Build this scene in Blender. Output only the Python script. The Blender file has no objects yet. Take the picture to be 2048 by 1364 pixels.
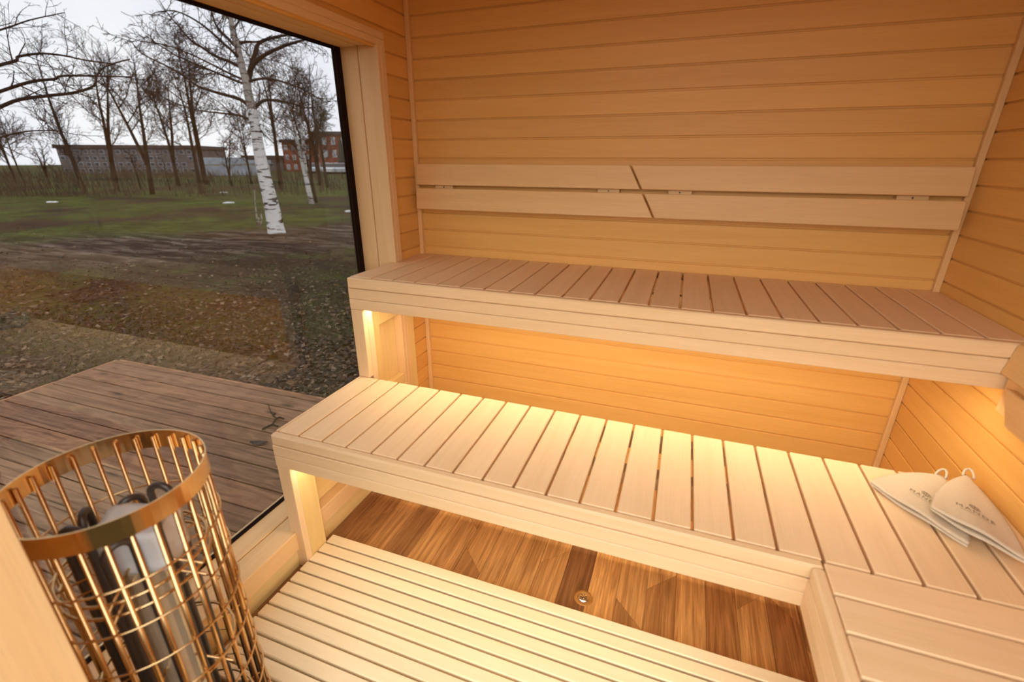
import bpy, bmesh, math, random
from mathutils import Vector, Matrix, noise
R = math.radians
rnd = random.Random(7)
scene = bpy.context.scene
COL = scene.collection

# ------------------------------------------------------------------ camera
F_PX, CAM = 930.24, Vector((1.2683, -2.133, 1.4868))
YAW, PITCH, ROLL = -0.3449, 0.3703, -0.0025
_f = Vector((math.sin(YAW)*math.cos(PITCH), math.cos(YAW)*math.cos(PITCH), -math.sin(PITCH)))
_r = Vector((math.cos(YAW), -math.sin(YAW), 0))
_d = _f.cross(_r)
AX_R = _r*math.cos(ROLL) + _d*math.sin(ROLL)
AX_D = -_r*math.sin(ROLL) + _d*math.cos(ROLL)
cd = bpy.data.cameras.new('camera')
cam = bpy.data.objects.new('camera', cd); COL.objects.link(cam)
cam.matrix_world = Matrix(((AX_R.x, -AX_D.x, -_f.x, CAM.x), (AX_R.y, -AX_D.y, -_f.y, CAM.y),
                           (AX_R.z, -AX_D.z, -_f.z, CAM.z), (0, 0, 0, 1)))
cd.sensor_fit = 'HORIZONTAL'; cd.sensor_width = 36; cd.lens = F_PX*36/2048
cd.clip_start = 0.02; cd.clip_end = 600
cd.dof.use_dof = True; cd.dof.focus_distance = 2.4; cd.dof.aperture_fstop = 2.2
scene.camera = cam

# ------------------------------------------------------------------ world, exposure
vs = scene.view_settings
vs.view_transform = 'Standard'; vs.look = 'None'; vs.gamma = 1; vs.use_curve_mapping = False
vs.exposure = 0.6
SKY = 2.45
LED_UP, LED_LOW = 56.0, 32.0
w = bpy.data.worlds.new('overcast_sky'); scene.world = w; w.use_nodes = True
nt = w.node_tree; nt.nodes.clear()
o_ = nt.nodes.new('ShaderNodeOutputWorld'); bg = nt.nodes.new('ShaderNodeBackground')
tc = nt.nodes.new('ShaderNodeTexCoord'); nz = nt.nodes.new('ShaderNodeTexNoise')
cr = nt.nodes.new('ShaderNodeValToRGB')
nz.inputs['Scale'].default_value = 3.0; nz.inputs['Detail'].default_value = 5
cr.color_ramp.elements[0].position = .3; cr.color_ramp.elements[0].color = (.84, .87, .93, 1)
cr.color_ramp.elements[1].position = .68; cr.color_ramp.elements[1].color = (.99, 1, 1.0, 1)
nt.links.new(tc.outputs['Generated'], nz.inputs['Vector']); nt.links.new(nz.outputs['Fac'], cr.inputs['Fac'])
nt.links.new(cr.outputs['Color'], bg.inputs['Color']); bg.inputs['Strength'].default_value = SKY
nt.links.new(bg.outputs['Background'], o_.inputs['Surface'])

# ------------------------------------------------------------------ pixel helpers
def ray(px, py):
    return (AX_R*((px-1024)/F_PX) + AX_D*((py-682)/F_PX) + _f)
def at(px, py, axis, val):                 # where the ray of a pixel meets a plane
    d = ray(px, py); t = (val-CAM[axis])/d[axis]; return CAM + d*t
def depth(px, py, dist):                   # point at a given depth along the view axis
    return CAM + ray(px, py)*dist
GZ = -0.45
def gpt(px, py): return at(px, py, 2, GZ)

# ------------------------------------------------------------------ materials
def newmat(name):
    m = bpy.data.materials.new(name); m.use_nodes = True
    nt = m.node_tree; nt.nodes.clear()
    out = nt.nodes.new('ShaderNodeOutputMaterial'); b = nt.nodes.new('ShaderNodeBsdfPrincipled')
    nt.links.new(b.outputs[0], out.inputs['Surface'])
    return m, nt, b
def N(nt, t, **kw):
    n = nt.nodes.new(t)
    for k, v in kw.items():
        if k in n.inputs: n.inputs[k].default_value = v
        else: setattr(n, k, v)
    return n
def mixc(nt, fac, a, b, mode='MIX'):
    n = nt.nodes.new('ShaderNodeMix'); n.data_type = 'RGBA'; n.blend_type = mode
    for sock, v in ((n.inputs[0], fac), (n.inputs[6], a), (n.inputs[7], b)):
        if hasattr(v, 'is_linked') or isinstance(v, bpy.types.NodeSocket): nt.links.new(v, sock)
        elif isinstance(v, (int, float)): sock.default_value = v
        else: sock.default_value = (*v, 1)
    return n.outputs[2]
def ramp(nt, src, p0, p1, c0=(0, 0, 0), c1=(1, 1, 1)):
    n = nt.nodes.new('ShaderNodeValToRGB'); e = n.color_ramp.elements
    e[0].position = p0; e[0].color = (*c0, 1); e[1].position = p1; e[1].color = (*c1, 1)
    nt.links.new(src, n.inputs['Fac']); return n.outputs['Color']
def plain(name, col, rough=.6, metal=0, spec=.5):
    m, nt, b = newmat(name)
    tcn = N(nt, 'ShaderNodeTexCoord'); nz = N(nt, 'ShaderNodeTexNoise', Scale=40.0, Detail=3.0)
    nt.links.new(tcn.outputs['Object'], nz.inputs['Vector'])
    c = mixc(nt, nz.outputs['Fac'], [x*.88 for x in col], [min(1, x*1.1) for x in col])
    nt.links.new(c, b.inputs['Base Color'])
    b.inputs['Roughness'].default_value = rough; b.inputs['Metallic'].default_value = metal
    b.inputs['Specular IOR Level'].default_value = spec
    return m
def wood(name, light, dark, rough=.5, grain=.5, var=.1, wave=0.0, knots=0.0, objcol=False, spec=.35, bump=.05, fine=26):
    """wood whose fibres run along the object's local X"""
    m, nt, b = newmat(name)
    tcn = N(nt, 'ShaderNodeTexCoord'); oi = N(nt, 'ShaderNodeObjectInfo')
    off = N(nt, 'ShaderNodeVectorMath', operation='SCALE'); off.inputs[0].default_value = (31, 17, 23)
    nt.links.new(oi.outputs['Random'], off.inputs['Scale'])
    add = N(nt, 'ShaderNodeVectorMath', operation='ADD')
    nt.links.new(tcn.outputs['Object'], add.inputs[0]); nt.links.new(off.outputs[0], add.inputs[1])
    def mp(sx, sy):
        n = N(nt, 'ShaderNodeMapping'); n.inputs['Scale'].default_value = (sx, sy, sy)
        nt.links.new(add.outputs[0], n.inputs['Vector']); return n.outputs[0]
    n1 = N(nt, 'ShaderNodeTexNoise', Scale=1.0, Detail=4.0, Roughness=.55, Distortion=.6); nt.links.new(mp(1.6, fine), n1.inputs['Vector'])
    n2 = N(nt, 'ShaderNodeTexNoise', Scale=1.0, Detail=3.0, Roughness=.6); nt.links.new(mp(9, 420), n2.inputs['Vector'])
    f1 = ramp(nt, n1.outputs['Fac'], .32, .70)
    col = mixc(nt, f1, dark, light)
    if wave:
        n3 = N(nt, 'ShaderNodeTexNoise', Scale=1.0, Detail=1.5, Roughness=.4); nt.links.new(mp(1.1, 9), n3.inputs['Vector'])
        mu = N(nt, 'ShaderNodeMath', operation='MULTIPLY'); mu.inputs[1].default_value = 55.0; nt.links.new(n3.outputs['Fac'], mu.inputs[0])
        si = N(nt, 'ShaderNodeMath', operation='SINE'); nt.links.new(mu.outputs[0], si.inputs[0])
        f3 = ramp(nt, si.outputs[0], .2, .95)
        sc = N(nt, 'ShaderNodeMath', operation='MULTIPLY'); sc.inputs[1].default_value = wave; nt.links.new(f3, sc.inputs[0])
        col = mixc(nt, sc.outputs[0], col, [x*1.55 for x in light] if objcol else dark)
    f2 = ramp(nt, n2.outputs['Fac'], .35, .65, (1-.28*grain,)*3, (1+.06*grain,)*3)
    col = mixc(nt, 1.0, col, f2, 'MULTIPLY')
    if knots:
        v = N(nt, 'ShaderNodeTexVoronoi', Scale=1.0); nt.links.new(mp(2.3, 7.5), v.inputs['Vector'])
        k = ramp(nt, v.outputs['Distance'], .05, .17, (1, 1, 1), (0, 0, 0))
        ks = N(nt, 'ShaderNodeMath', operation='MULTIPLY'); ks.inputs[1].default_value = knots; nt.links.new(k, ks.inputs[0])
        col = mixc(nt, ks.outputs[0], col, [x*.22 for x in dark])
    vr = N(nt, 'ShaderNodeMapRange'); vr.inputs[3].default_value = 1-var; vr.inputs[4].default_value = 1+var*.6
    nt.links.new(oi.outputs['Random'], vr.inputs[0])
    col = mixc(nt, 1.0, col, vr.outputs[0], 'MULTIPLY')
    if objcol: col = mixc(nt, 1.0, col, oi.outputs['Color'], 'MULTIPLY')
    nt.links.new(col, b.inputs['Base Color'])
    b.inputs['Roughness'].default_value = rough; b.inputs['Specular IOR Level'].default_value = spec
    bp_ = N(nt, 'ShaderNodeBump', Strength=bump, Distance=.002); nt.links.new(n2.outputs['Fac'], bp_.inputs['Height'])
    nt.links.new(bp_.outputs[0], b.inputs['Normal'])
    return m

M = {}
M['clad'] = wood('alder_cladding', (.82, .43, .112), (.77, .385, .088), .48, .22, .06)
M['bench'] = wood('bench_aspen', (.86, .59, .325), (.81, .54, .28), .5, .2, .05)
M['fascia'] = wood('fascia_aspen', (.84, .575, .31), (.79, .52, .26), .5, .22, .04)
M['back'] = wood('backrest_alder', (.81, .49, .20), (.76, .44, .165), .5, .25, .05)
M['frame'] = wood('frame_spruce', (.83, .545, .26), (.79, .49, .215), .5, .22, .04)
M['duck'] = wood('duckboard_aspen', (.87, .69, .43), (.83, .63, .36), .5, .18, .04, wave=.16)
M['panel'] = wood('panel_pine', (.85, .60, .25), (.79, .53, .19), .5, .25, .05)
M['plank'] = wood('floor_oak', (.64, .355, .14), (.35, .165, .056), .42, 1.2, .08, wave=.22, knots=.5, objcol=True, fine=62)
M['deck'] = wood('deck_pine', (.36, .188, .102), (.155, .074, .038), .75, 1.1, .16, wave=.3, knots=.9, objcol=True, spec=.25, bump=.3, fine=40)
M['hidden'] = wood('batten_pine', (.55, .38, .2), (.45, .3, .15), .7)
M['sheath'] = plain('wall_sheathing', (.30, .17, .07), .9)
M['gasket'] = plain('black_gasket', (.020, .010, .006), .9, 0, .05)
M['black'] = plain('black_enamel', (.01, .01, .01), .35)
M['cable'] = plain('heating_element_steel', (.10, .085, .075), .38, .7)
M['white'] = plain('white_ceramic', (.72, .70, .66), .8)
M['screw'] = plain('steel_screw', (.5, .5, .5), .35, 1)
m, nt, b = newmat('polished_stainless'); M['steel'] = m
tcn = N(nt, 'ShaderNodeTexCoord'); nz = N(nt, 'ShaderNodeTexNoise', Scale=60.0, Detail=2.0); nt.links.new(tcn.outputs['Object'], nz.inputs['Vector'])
nt.links.new(mixc(nt, nz.outputs['Fac'], (.68, .43, .19), (.76, .49, .23)), b.inputs['Base Color'])  # bronze tint puts the warm reflection of the wood into the base colour
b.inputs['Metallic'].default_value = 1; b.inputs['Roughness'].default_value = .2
# window glass: tint added to dim the outdoors, mirror share follows the angle
m = bpy.data.materials.new('window_glass'); m.use_nodes = True; nt = m.node_tree; nt.nodes.clear(); M['glass'] = m
out = N(nt, 'ShaderNodeOutputMaterial'); tr = N(nt, 'ShaderNodeBsdfTransparent'); gl = N(nt, 'ShaderNodeBsdfGlossy'); lw = N(nt, 'ShaderNodeLayerWeight'); mx = N(nt, 'ShaderNodeMixShader')
tr.inputs[0].default_value = (.535, .54, .545, 1); gl.inputs['Roughness'].default_value = 0.0; gl.inputs['Color'].default_value = (1, 1, 1, 1)
pw = N(nt, 'ShaderNodeMath', operation='POWER'); pw.inputs[1].default_value = 5.0; nt.links.new(lw.outputs['Facing'], pw.inputs[0])
ma = N(nt, 'ShaderNodeMath', operation='MULTIPLY_ADD'); ma.inputs[1].default_value = .935; ma.inputs[2].default_value = .065; nt.links.new(pw.outputs[0], ma.inputs[0])
nt.links.new(ma.outputs[0], mx.inputs[0]); nt.links.new(tr.outputs[0], mx.inputs[1]); nt.links.new(gl.outputs[0], mx.inputs[2]); nt.links.new(mx.outputs[0], out.inputs[0])
# LED
m = bpy.data.materials.new('warm_led'); m.use_nodes = True; nt = m.node_tree; nt.nodes.clear()
out = N(nt, 'ShaderNodeOutputMaterial')
em = N(nt, 'ShaderNodeEmission', Strength=LED_UP); em.inputs[0].default_value = (1, .90, .68, 1); nt.links.new(em.outputs[0], out.inputs[0]); M['led_up'] = m
m = m.copy(); m.name = 'warm_led_low'; m.node_tree.nodes['Emission'].inputs[1].default_value = LED_LOW; M['led_low'] = m

def bark(name, c0, c1, marks=None):
    m, nt, b = newmat(name)
    g = N(nt, 'ShaderNodeNewGeometry'); mp = N(nt, 'ShaderNodeMapping'); mp.inputs['Scale'].default_value = (3, 3, 1.2) if not marks else (2.2, 2.2, 11)
    nt.links.new(g.outputs['Position'], mp.inputs['Vector'])
    nz = N(nt, 'ShaderNodeTexNoise', Scale=2.0 if not marks else 1.0, Detail=6.0, Roughness=.65); nt.links.new(mp.outputs[0], nz.inputs['Vector'])
    if marks: col = ramp(nt, nz.outputs['Fac'], .415, .462, c0, c1)
    else: col = mixc(nt, nz.outputs['Fac'], c0, c1)
    nt.links.new(col, b.inputs['Base Color']); b.inputs['Roughness'].default_value = .9; b.inputs['Specular IOR Level'].default_value = .1
    return m
M['bark'] = bark('dark_bark', (.022, .017, .012), (.055, .042, .03))
M['limb'] = bark('birch_limb_bark', (.018, .014, .012), (.05, .04, .032))
M['birch'] = bark('birch_bark', (.03, .026, .022), (.62, .60, .57), True)
M['birch_up'] = bark('birch_upper_bark', (.10, .08, .06), (.34, .30, .26), True)

# ------------------------------------------------------------------ object helpers
def tag(o, label=None, cat=None, group=None, kind=None):
    if label: o['label'] = label
    if cat: o['category'] = cat
    if group: o['group'] = group
    if kind: o['kind'] = kind
    return o
def adopt(o, parent):
    if parent is not None:
        o.parent = parent
        o.matrix_parent_inverse = Matrix.LocRotScale(parent.location, parent.rotation_euler, None).inverted()
    return o
def empty(name, loc, **kw):
    o = bpy.data.objects.new(name, None); COL.objects.link(o); o.location = loc; o.empty_display_size = .1
    return tag(o, **kw)
def link(name, me, mat, parent=None, loc=(0, 0, 0), rot=None):
    if mat is not None and not me.materials: me.materials.append(mat)
    o = bpy.data.objects.new(name, me); COL.objects.link(o); o.location = loc
    if rot is not None: o.rotation_euler = rot
    return adopt(o, parent)
def obj(name, verts, faces, mat, parent=None, smooth=False):
    me = bpy.data.meshes.new(name); me.from_pydata([tuple(v) for v in verts], [], faces); me.update()
    if smooth: me.shade_smooth()
    return link(name, me, mat, parent)
_cache = {}
def boxmesh(L, W, T, bev, mat):
    key = (round(L, 4), round(W, 4), round(T, 4), bev, mat.name)
    if key in _cache: return _cache[key]
    bm = bmesh.new(); bmesh.ops.create_cube(bm, size=1); bmesh.ops.scale(bm, vec=(L, W, T), verts=bm.verts)
    if bev: bmesh.ops.bevel(bm, geom=bm.edges[:], offset=min(bev, .3*min(L, W, T)), segments=1, affect='EDGES', profile=.5)
    me = bpy.data.meshes.new('beam'); bm.to_mesh(me); bm.free(); me.materials.append(mat)
    _cache[key] = me; return me
AXR = {'x': (0, 0, 0), 'y': (0, 0, R(90)), 'z': (0, R(-90), 0)}
def box(name, mat, x0, x1, y0, y1, z0, z1, axis='x', parent=None, bev=.0015):
    """rectangular timber with its fibres along the given world axis"""
    dx, dy, dz = x1-x0, y1-y0, z1-z0
    L, W, T = {'x': (dx, dy, dz), 'y': (dy, dx, dz), 'z': (dz, dy, dx)}[axis]
    return link(name, boxmesh(L, W, T, bev, M[mat]), None, parent, ((x0+x1)/2, (y0+y1)/2, (z0+z1)/2), AXR[axis])
class MB:
    def __init__(s): s.v = []; s.f = []
    def tube(s, pts, rad, n=6, close=False, cap=True):
        pts = [Vector(p) for p in pts]; k = len(pts)
        if not hasattr(rad, '__len__'): rad = [rad]*k
        base = len(s.v); up = None
        for i in range(k):
            t = (pts[(i+1) % k]-pts[i-1]) if close else (pts[min(i+1, k-1)]-pts[max(i-1, 0)])
            if t.length < 1e-9: t = Vector((0, 0, 1))
            t.normalize()
            if up is None: up = t.orthogonal().normalized()
            up = (up - t*up.dot(t))
            up = up.normalized() if up.length > 1e-6 else t.orthogonal().normalized()
            sd = t.cross(up)
            for j in range(n):
                a = 2*math.pi*j/n; s.v.append(pts[i]+(up*math.cos(a)+sd*math.sin(a))*rad[i])
        for i in range(k if close else k-1):
            for j in range(n):
                a = base+i*n+j; b = base+i*n+(j+1) % n; c = base+((i+1) % k)*n+(j+1) % n; d = base+((i+1) % k)*n+j
                s.f.append((a, b, c, d))
        if cap and not close and n > 2:
            s.f.append(tuple(base+j for j in range(n))[::-1]); s.f.append(tuple(base+(k-1)*n+j for j in range(n)))
    def box(s, x0, x1, y0, y1, z0, z1):
        b = len(s.v)
        s.v += [Vector(p) for p in ((x0, y0, z0), (x1, y0, z0), (x1, y1, z0), (x0, y1, z0), (x0, y0, z1), (x1, y0, z1), (x1, y1, z1), (x0, y1, z1))]
        s.f += [tuple(b+i for i in q) for q in ((0, 3, 2, 1), (4, 5, 6, 7), (0, 1, 5, 4), (1, 2, 6, 5), (2, 3, 7, 6), (3, 0, 4, 7))]
    def lathe(s, prof, n, c=(0, 0, 0)):
        b = len(s.v); k = len(prof)
        for i in range(n):
            a = 2*math.pi*i/n
            for r, z in prof: s.v.append(Vector((c[0]+r*math.cos(a), c[1]+r*math.sin(a), c[2]+z)))
        for i in range(n):
            for j in range(k-1):
                s.f.append((b+i*k+j, b+((i+1) % n)*k+j, b+((i+1) % n)*k+j+1, b+i*k+j+1))
    def build(s, name, mat, parent=None, smooth=False): return obj(name, s.v, s.f, M[mat] if isinstance(mat, str) else mat, parent, smooth)

# ------------------------------------------------------------------ room shell
P = 0.0838                       # cladding pitch
ZJ0 = 2.0803                     # height of a reference joint
ZF = -0.02                       # finished floor
ZC = 2.26                        # ceiling
XR = 2.195; YF = -1.90           # right wall, front wall
Z1, Z2 = 0.5862, 1.0353          # bench tops
Y1, Y2 = -1.097, -0.594          # bench fronts

def cladmesh(L):
    """tongue and groove board: length along +X from 0, face to -Y, width along +Z from 0"""
    key = ('clad', round(L, 3))
    if key in _cache: return _cache[key]
    sec = [(.0015, .0), (0, .0018), (0, P-.0085), (.0025, P-.0060), (.0065, P-.0060), (.0065, P), (.014, P), (.014, 0)]
    v = [(x, y, z) for x in (0, L) for y, z in sec]; k = len(sec)
    f = [(i, (i+1) % k, k+(i+1) % k, k+i) for i in range(k)] + [tuple(range(k))[::-1], tuple(range(k, 2*k))]
    me = bpy.data.meshes.new('board'); me.from_pydata(v, [], f); me.update(); me.materials.append(M['clad'])
    bm = bmesh.new(); bm.from_mesh(me); bmesh.ops.recalc_face_normals(bm, faces=bm.faces); bm.to_mesh(me); bm.free()
    _cache[key] = me; return me
rows = []                        # lower edges of the boards
j = -2
while ZJ0 - j*P > ZF-.08:
    rows.append(ZJ0-(j+1)*P+.003); j += 1
rows = [z for z in rows if z > ZF-.02 and z+P < ZC+.03]

fl = box('floor', 'sheath', -.02, XR+.02, YF-.12, .02, -.30, ZF-.006, 'x', bev=0); tag(fl, kind='structure')
wb = box('wall_back', 'sheath', -.20, XR+.16, .0142, .16, -.30, ZC+.1, 'x', bev=0); tag(wb, kind='structure')
for z in rows: link('board', cladmesh(XR+.012), None, wb, (-.006, 0, z))
wr = box('wall_right', 'sheath', XR+.0142, XR+.16, YF-.12, .0142, -.30, ZC+.1, 'y', bev=0); tag(wr, kind='structure')
for z in rows: link('board', cladmesh(1.90), None, wr, (XR, 0, z), (0, 0, R(-90)))
WY0, WY1 = -1.84, -.262          # window opening along the wall
WZ0, WZ1 = .15, 1.925
wl = MB(); wl.box(-.20, -.0142, WY1+.02, .0142, -.30, ZC+.1); wl.box(-.20, -.0142, YF-.12, WY1+.02, WZ1+.025, ZC+.1); wl.box(-.20, -.0142, YF-.12, WY0-.02, -.30, WZ1+.025); wl.box(-.20, -.0142, WY0-.02, WY1+.02, -.30, WZ0-.085)
wl = wl.build('wall_left', 'sheath'); tag(wl, kind='structure')
for z in rows:
    if z+P > WZ1+.05: 
        link('board', cladmesh(1.90), None, wl, (0, -1.90, z), (0, 0, R(90)))
    elif z+P > .07: link('board', cladmesh(-(WY1+.055)), None, wl, (0, WY1+.055, z), (0, 0, R(90)))
# low base boards under the sill
box('base_board', 'panel', -.0142, .0, YF, 0, .0, .066, 'y', wl); box('base_board', 'panel', -.0142, -.002, YF, 0, ZF-.004, .0, 'y', wl)
# front wall, camera in the doorway; its unseen opening enlarged for more sky light
wf = MB(); wf.box(-.2, .456-.02, YF-.12, YF, -.30, ZC+.1); wf.box(.456-.02, XR-.02, YF-.12, YF, ZC-.03, ZC+.1); wf.box(XR-.02, XR+.16, YF-.12, YF, -.30, ZC+.1)
wf = wf.build('wall_front', M['panel']); tag(wf, kind='structure')
dj = box('door_jamb', 'frame', .456-.02, .456, YF-.13, YF+.008, ZF, ZC-.03, 'z', wf)
box('door_jamb', 'frame', XR-.04, XR-.02, YF-.13, YF-.001, ZF, ZC-.03, 'z', wf); box('door_jamb', 'frame', .456, XR-.04, YF-.13, YF-.001, ZC-.05, ZC-.03, 'x', wf)
ce = box('ceiling', 'clad', -.20, XR+.16, YF-.12, .16, ZC, ZC+.12, 'x', bev=0); tag(ce, kind='structure')
# corner trims
for n, (x0, x1) in enumerate(((0.0, .021), (XR-.021, XR))):
    t = box('trim_%d' % (n+1), 'back', x0, x1, -.021, 0, ZF, ZC, 'z', bev=.003); tag(t, kind='structure')

# window: reveals, casing, sill, gasket, pane
win = empty('window_1', (-.09, (WY0+WY1)/2, WZ0), kind='structure')
XO = -.172
# right jamb, head, left jamb
box('jamb_lining', 'frame', -.083, .0125, WY1, WY1+.022, WZ0-.02, WZ1, 'z', win); box('jamb_lining', 'frame', -.20, -.0855, WY1-.002, WY1+.022, WZ0-.02, WZ1, 'z', win)
box('head_lining', 'frame', -.083, .0125, WY0, WY1+.022, WZ1, WZ1+.022, 'y', win); box('head_lining', 'frame', -.20, -.0855, WY0, WY1+.022, WZ1-.002, WZ1+.022, 'y', win)
box('jamb_lining', 'frame', -.20, .0125, WY0-.022, WY0, WZ0-.02, WZ1+.022, 'z', win)
box('casing', 'frame', 0.0005, .0125, WY1+.0225, WY1+.055, ZF+.07, WZ1+.022, 'z', win)
box('casing', 'frame', 0.0005, .0125, WY0-.05, WY1+.055, WZ1+.0225, WZ1+.05, 'y', win)
# sill
box('sill', 'frame', -.20, -.0805, WY0, WY1, WZ0-.03, WZ0+.002, 'y', win, .003); box('sill', 'frame', -.0785, .0155, WY0, WY1, .0665, WZ0-.001, 'y', win, .003)
# gasket frame and pane
box('gasket', 'gasket', XO-.014, XO+.006, WY1-.036, WY1-.0025, WZ0+.002, WZ1-.002, 'z', win, 0)
box('gasket', 'gasket', XO-.014, XO+.006, WY0, WY1-.036, WZ1-.011, WZ1-.002, 'y', win, 0)
box('gasket', 'gasket', XO-.014, XO+.006, WY0, WY1-.036, WZ0+.002, WZ0+.005, 'y', win, 0)
box('pane', 'glass', XO-.008, XO-.002, WY0, WY1-.03, WZ0+.005, WZ1-.006, 'y', win, 0)

# ------------------------------------------------------------------ floor planks with diagonal ends
CW = .1035; X0P = .068-CW
cuts = {1: (-.81, 1), 5: (-.575, -1), 6: (-.787, -1), 9: (-.757, 1), 12: (-.817, -1), 13: (-.739, 1), 17: (-.605, -1), 18: (-.80, -1), 3: (-.35, 1), 8: (-.42, -1), 11: (-.36, 1), 15: (-.45, 1)}
tones = {0: (.62, .5, .45), 2: (.95, .85, .72), 3: (.66, .55, .46), 4: (1.08, .98, .8), 5: (.92, .8, .66), 7: (.85, .74, .6), 8: (.98, .88, .7), 10: (.52, .40, .33), 11: (1.15, 1.02, .78), 14: (1.05, .93, .72), 15: (.72, .56, .42), 16: (1.08, .95, .74), 17: (.66, .5, .38)}
for k in range(0, 22):
    xa, xb = X0P+k*CW+.0006, X0P+(k+1)*CW-.0006
    xb = min(xb, XR-.001); xa = max(xa, .001)
    if xb-xa < .01: continue
    yc, sg = cuts.get(k, (-.35-.4*rnd.random(), rnd.choice((-1, 1))))
    edges = [(-.001, 0), (yc, sg), (yc-.78-.1*rnd.random(), rnd.choice((-1, 1))), (YF+.001, 0)]
    for i in range(3):
        (ya, sa), (yb, sb) = edges[i], edges[i+1]
        g = .0006
        pts = [(xa, ya-g), (xb, ya+sa*(xb-xa)-g), (xb, yb+sb*(xb-xa)+g), (xa, yb+g)]
        cx, cy = (xa+xb)/2, (ya+yb)/2
        vv = [(-(y-cy)*-1, -(x-cx), z) for z in (-.0055, 0) for x, y in pts]
        me = bpy.data.meshes.new('plank'); me.from_pydata(vv, [], [(0, 1, 2, 3), (7, 6, 5, 4), (0, 4, 5, 1), (1, 5, 6, 2), (2, 6, 7, 3), (3, 7, 4, 0)]); me.update()
        bm = bmesh.new(); bm.from_mesh(me); bmesh.ops.recalc_face_normals(bm, faces=bm.faces); bm.to_mesh(me); bm.free()
        o = link('plank', me, M['plank'], fl, (cx, cy, ZF), (0, 0, R(90)))
        t = tones.get(k, None) if i == (0 if k in cuts and cuts[k][0] < -.75 else 1) else None
        if t is None: q = rnd.choice(((.68, .56, .45), (.9, .78, .62), (1.05, .95, .76), (.8, .67, .52), (.98, .86, .68))); t = q
        o.color = (*t, 1)
# floor drain
dp = at(1167, 1196, 2, ZF)
dr = empty('floor_drain', (dp.x, dp.y, ZF), label='small round chromed floor drain with a bronze collar in the oak floor', cat='drain')
mb = MB(); mb.lathe([(.0205, .0), (.0215, .0018), (.033, .0018), (.034, 0)], 28, (dp.x, dp.y, ZF)); c_ = mb.build('collar', plain('bronze_collar', (.45, .2, .04), .5, .3), dr, True)
mb = MB(); mb.lathe([(.0, .0075), (.006, .0073), (.012, .006), (.017, .0035), (.0203, .0008), (.0203, 0)], 28, (dp.x, dp.y, ZF)); mb.build('strainer', plain('chrome_strainer', (.8, .8, .8), .15, 1), dr, True)
mb = MB()
for a in range(6):
    t = a*math.pi/3+.3; mb.tube([(dp.x+.006*math.cos(t), dp.y+.006*math.sin(t), ZF+.0076), (dp.x+.014*math.cos(t), dp.y+.014*math.sin(t), ZF+.0055)], .0012, 4)
mb.build('slots', 'black', dr)

# ------------------------------------------------------------------ benches
ub = empty('upper_bench', (1.09, -.3, Z2), label='higher slatted wooden bench along the back wall with a three board front', cat='bench')
TH = .026
for i in range(-3, 19):
    xa = .293+i*.1+.0042; xb = .293+(i+1)*.1-.0042
    if i == -3: xa = -.004
    if i == 18: xb = XR-.002
    box('slat', 'bench', xa, xb, Y2+.0285, -.004, Z2-TH, Z2, 'y', ub, .002)
fh = .1353/3
for k in range(3):
    z1 = Z2-k*fh; x_end = XR-.0015
    box('fascia_board', 'fascia', -.011, x_end, Y2, Y2+.028, z1-fh+.0006, z1-.0006, 'x', ub, .0022 if k else .004)
zb2 = Z2-.1353
box('end_cap', 'fascia', -.0115, -.0045, Y2+.0282, -.215, Z2-.115, Z2, 'y', ub, .001)
box('leg', 'fascia', -.010, .046, Y2+.002, Y2+.03, Z1+.0005, zb2-.0008, 'z', ub)
box('leg', 'fascia', .0, .046, Y2+.031, Y2+.066, Z1-.12, zb2+.09, 'z', ub)
for ya, yb in ((-.56, -.53), (-.32, -.285), (-.045, -.006)):
    box('bearer', 'hidden', .025, XR-.004, ya, yb, Z2-TH-.06, Z2-TH-.0005, 'x', ub)
# closing panel at the window under the bench
box('side_stile', 'panel', -.03, .0, -.527, -.425, .30, .975, 'z', ub)
box('side_panel', 'panel', -.046, -.031, -.55, WY1-.001, .30, .99, 'z', ub)
box('side_rail', 'panel', -.03, .0, -.424, WY1-.001, .775, .975, 'y', ub)
box('side_rail', 'panel', -.03, .0, -.424, WY1-.001, .30, .457, 'y', ub)
box('wall_batten', 'panel', .0006, .0115, WY1+.056, -.15, .0, .995, 'z', ub)

lb = empty('lower_bench', (1.09, -.85, Z1), label='lower slatted wooden bench turning a corner along the right wall', cat='bench')
YB1 = -.588; XW = 1.66
for i in range(-1, 21):
    xa = .0908+i*.1+.004; xb = .0908+(i+1)*.1-.004
    if i == -1: xa = .0015
    if i == 20: xb = XR-.002
    yf = Y1+.0285 if xb < XW+.03 else -1.0705
    if xa < XW+.03 < xb: xb = XW+.0315
    box('slat', 'bench', xa, xb, yf, YB1, Z1-TH, Z1, 'y', lb, .0025)
box('end_cap', 'bench', -.0105, .0005, Y1+.0282, YB1, Z1-.12, Z1, 'y', lb, .002)
yy = -1.0765
for k in range(8):
    ya = yy-.0905
    box('wing_slat', 'bench', XW+.0285, XR-.002, max(ya, YF+.012), yy, Z1-TH, Z1, 'x', lb, .003); yy -= .0965
f1 = (.1353)/3
for k in range(3):
    z1 = Z1-k*f1
    box('fascia_board', 'fascia', -.011, XW+.0265, Y1, Y1+.028, z1-f1+.0006, z1-.0006, 'x', lb, .0022 if k else .006)
    box('wing_fascia_board', 'fascia', XW, XW+.028, YF+.012, Y1-.0004, z1-f1+.0006, z1-.0006, 'y', lb, .0022 if k else .006)
zb1 = Z1-.1353
box('leg', 'fascia', -.010, .045, Y1+.002, Y1+.03, ZF, zb1-.0008, 'z', lb)
box('leg', 'panel', .0165, .0425, Y1+.031, -.985, ZF, zb1+.08, 'z', lb)
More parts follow.
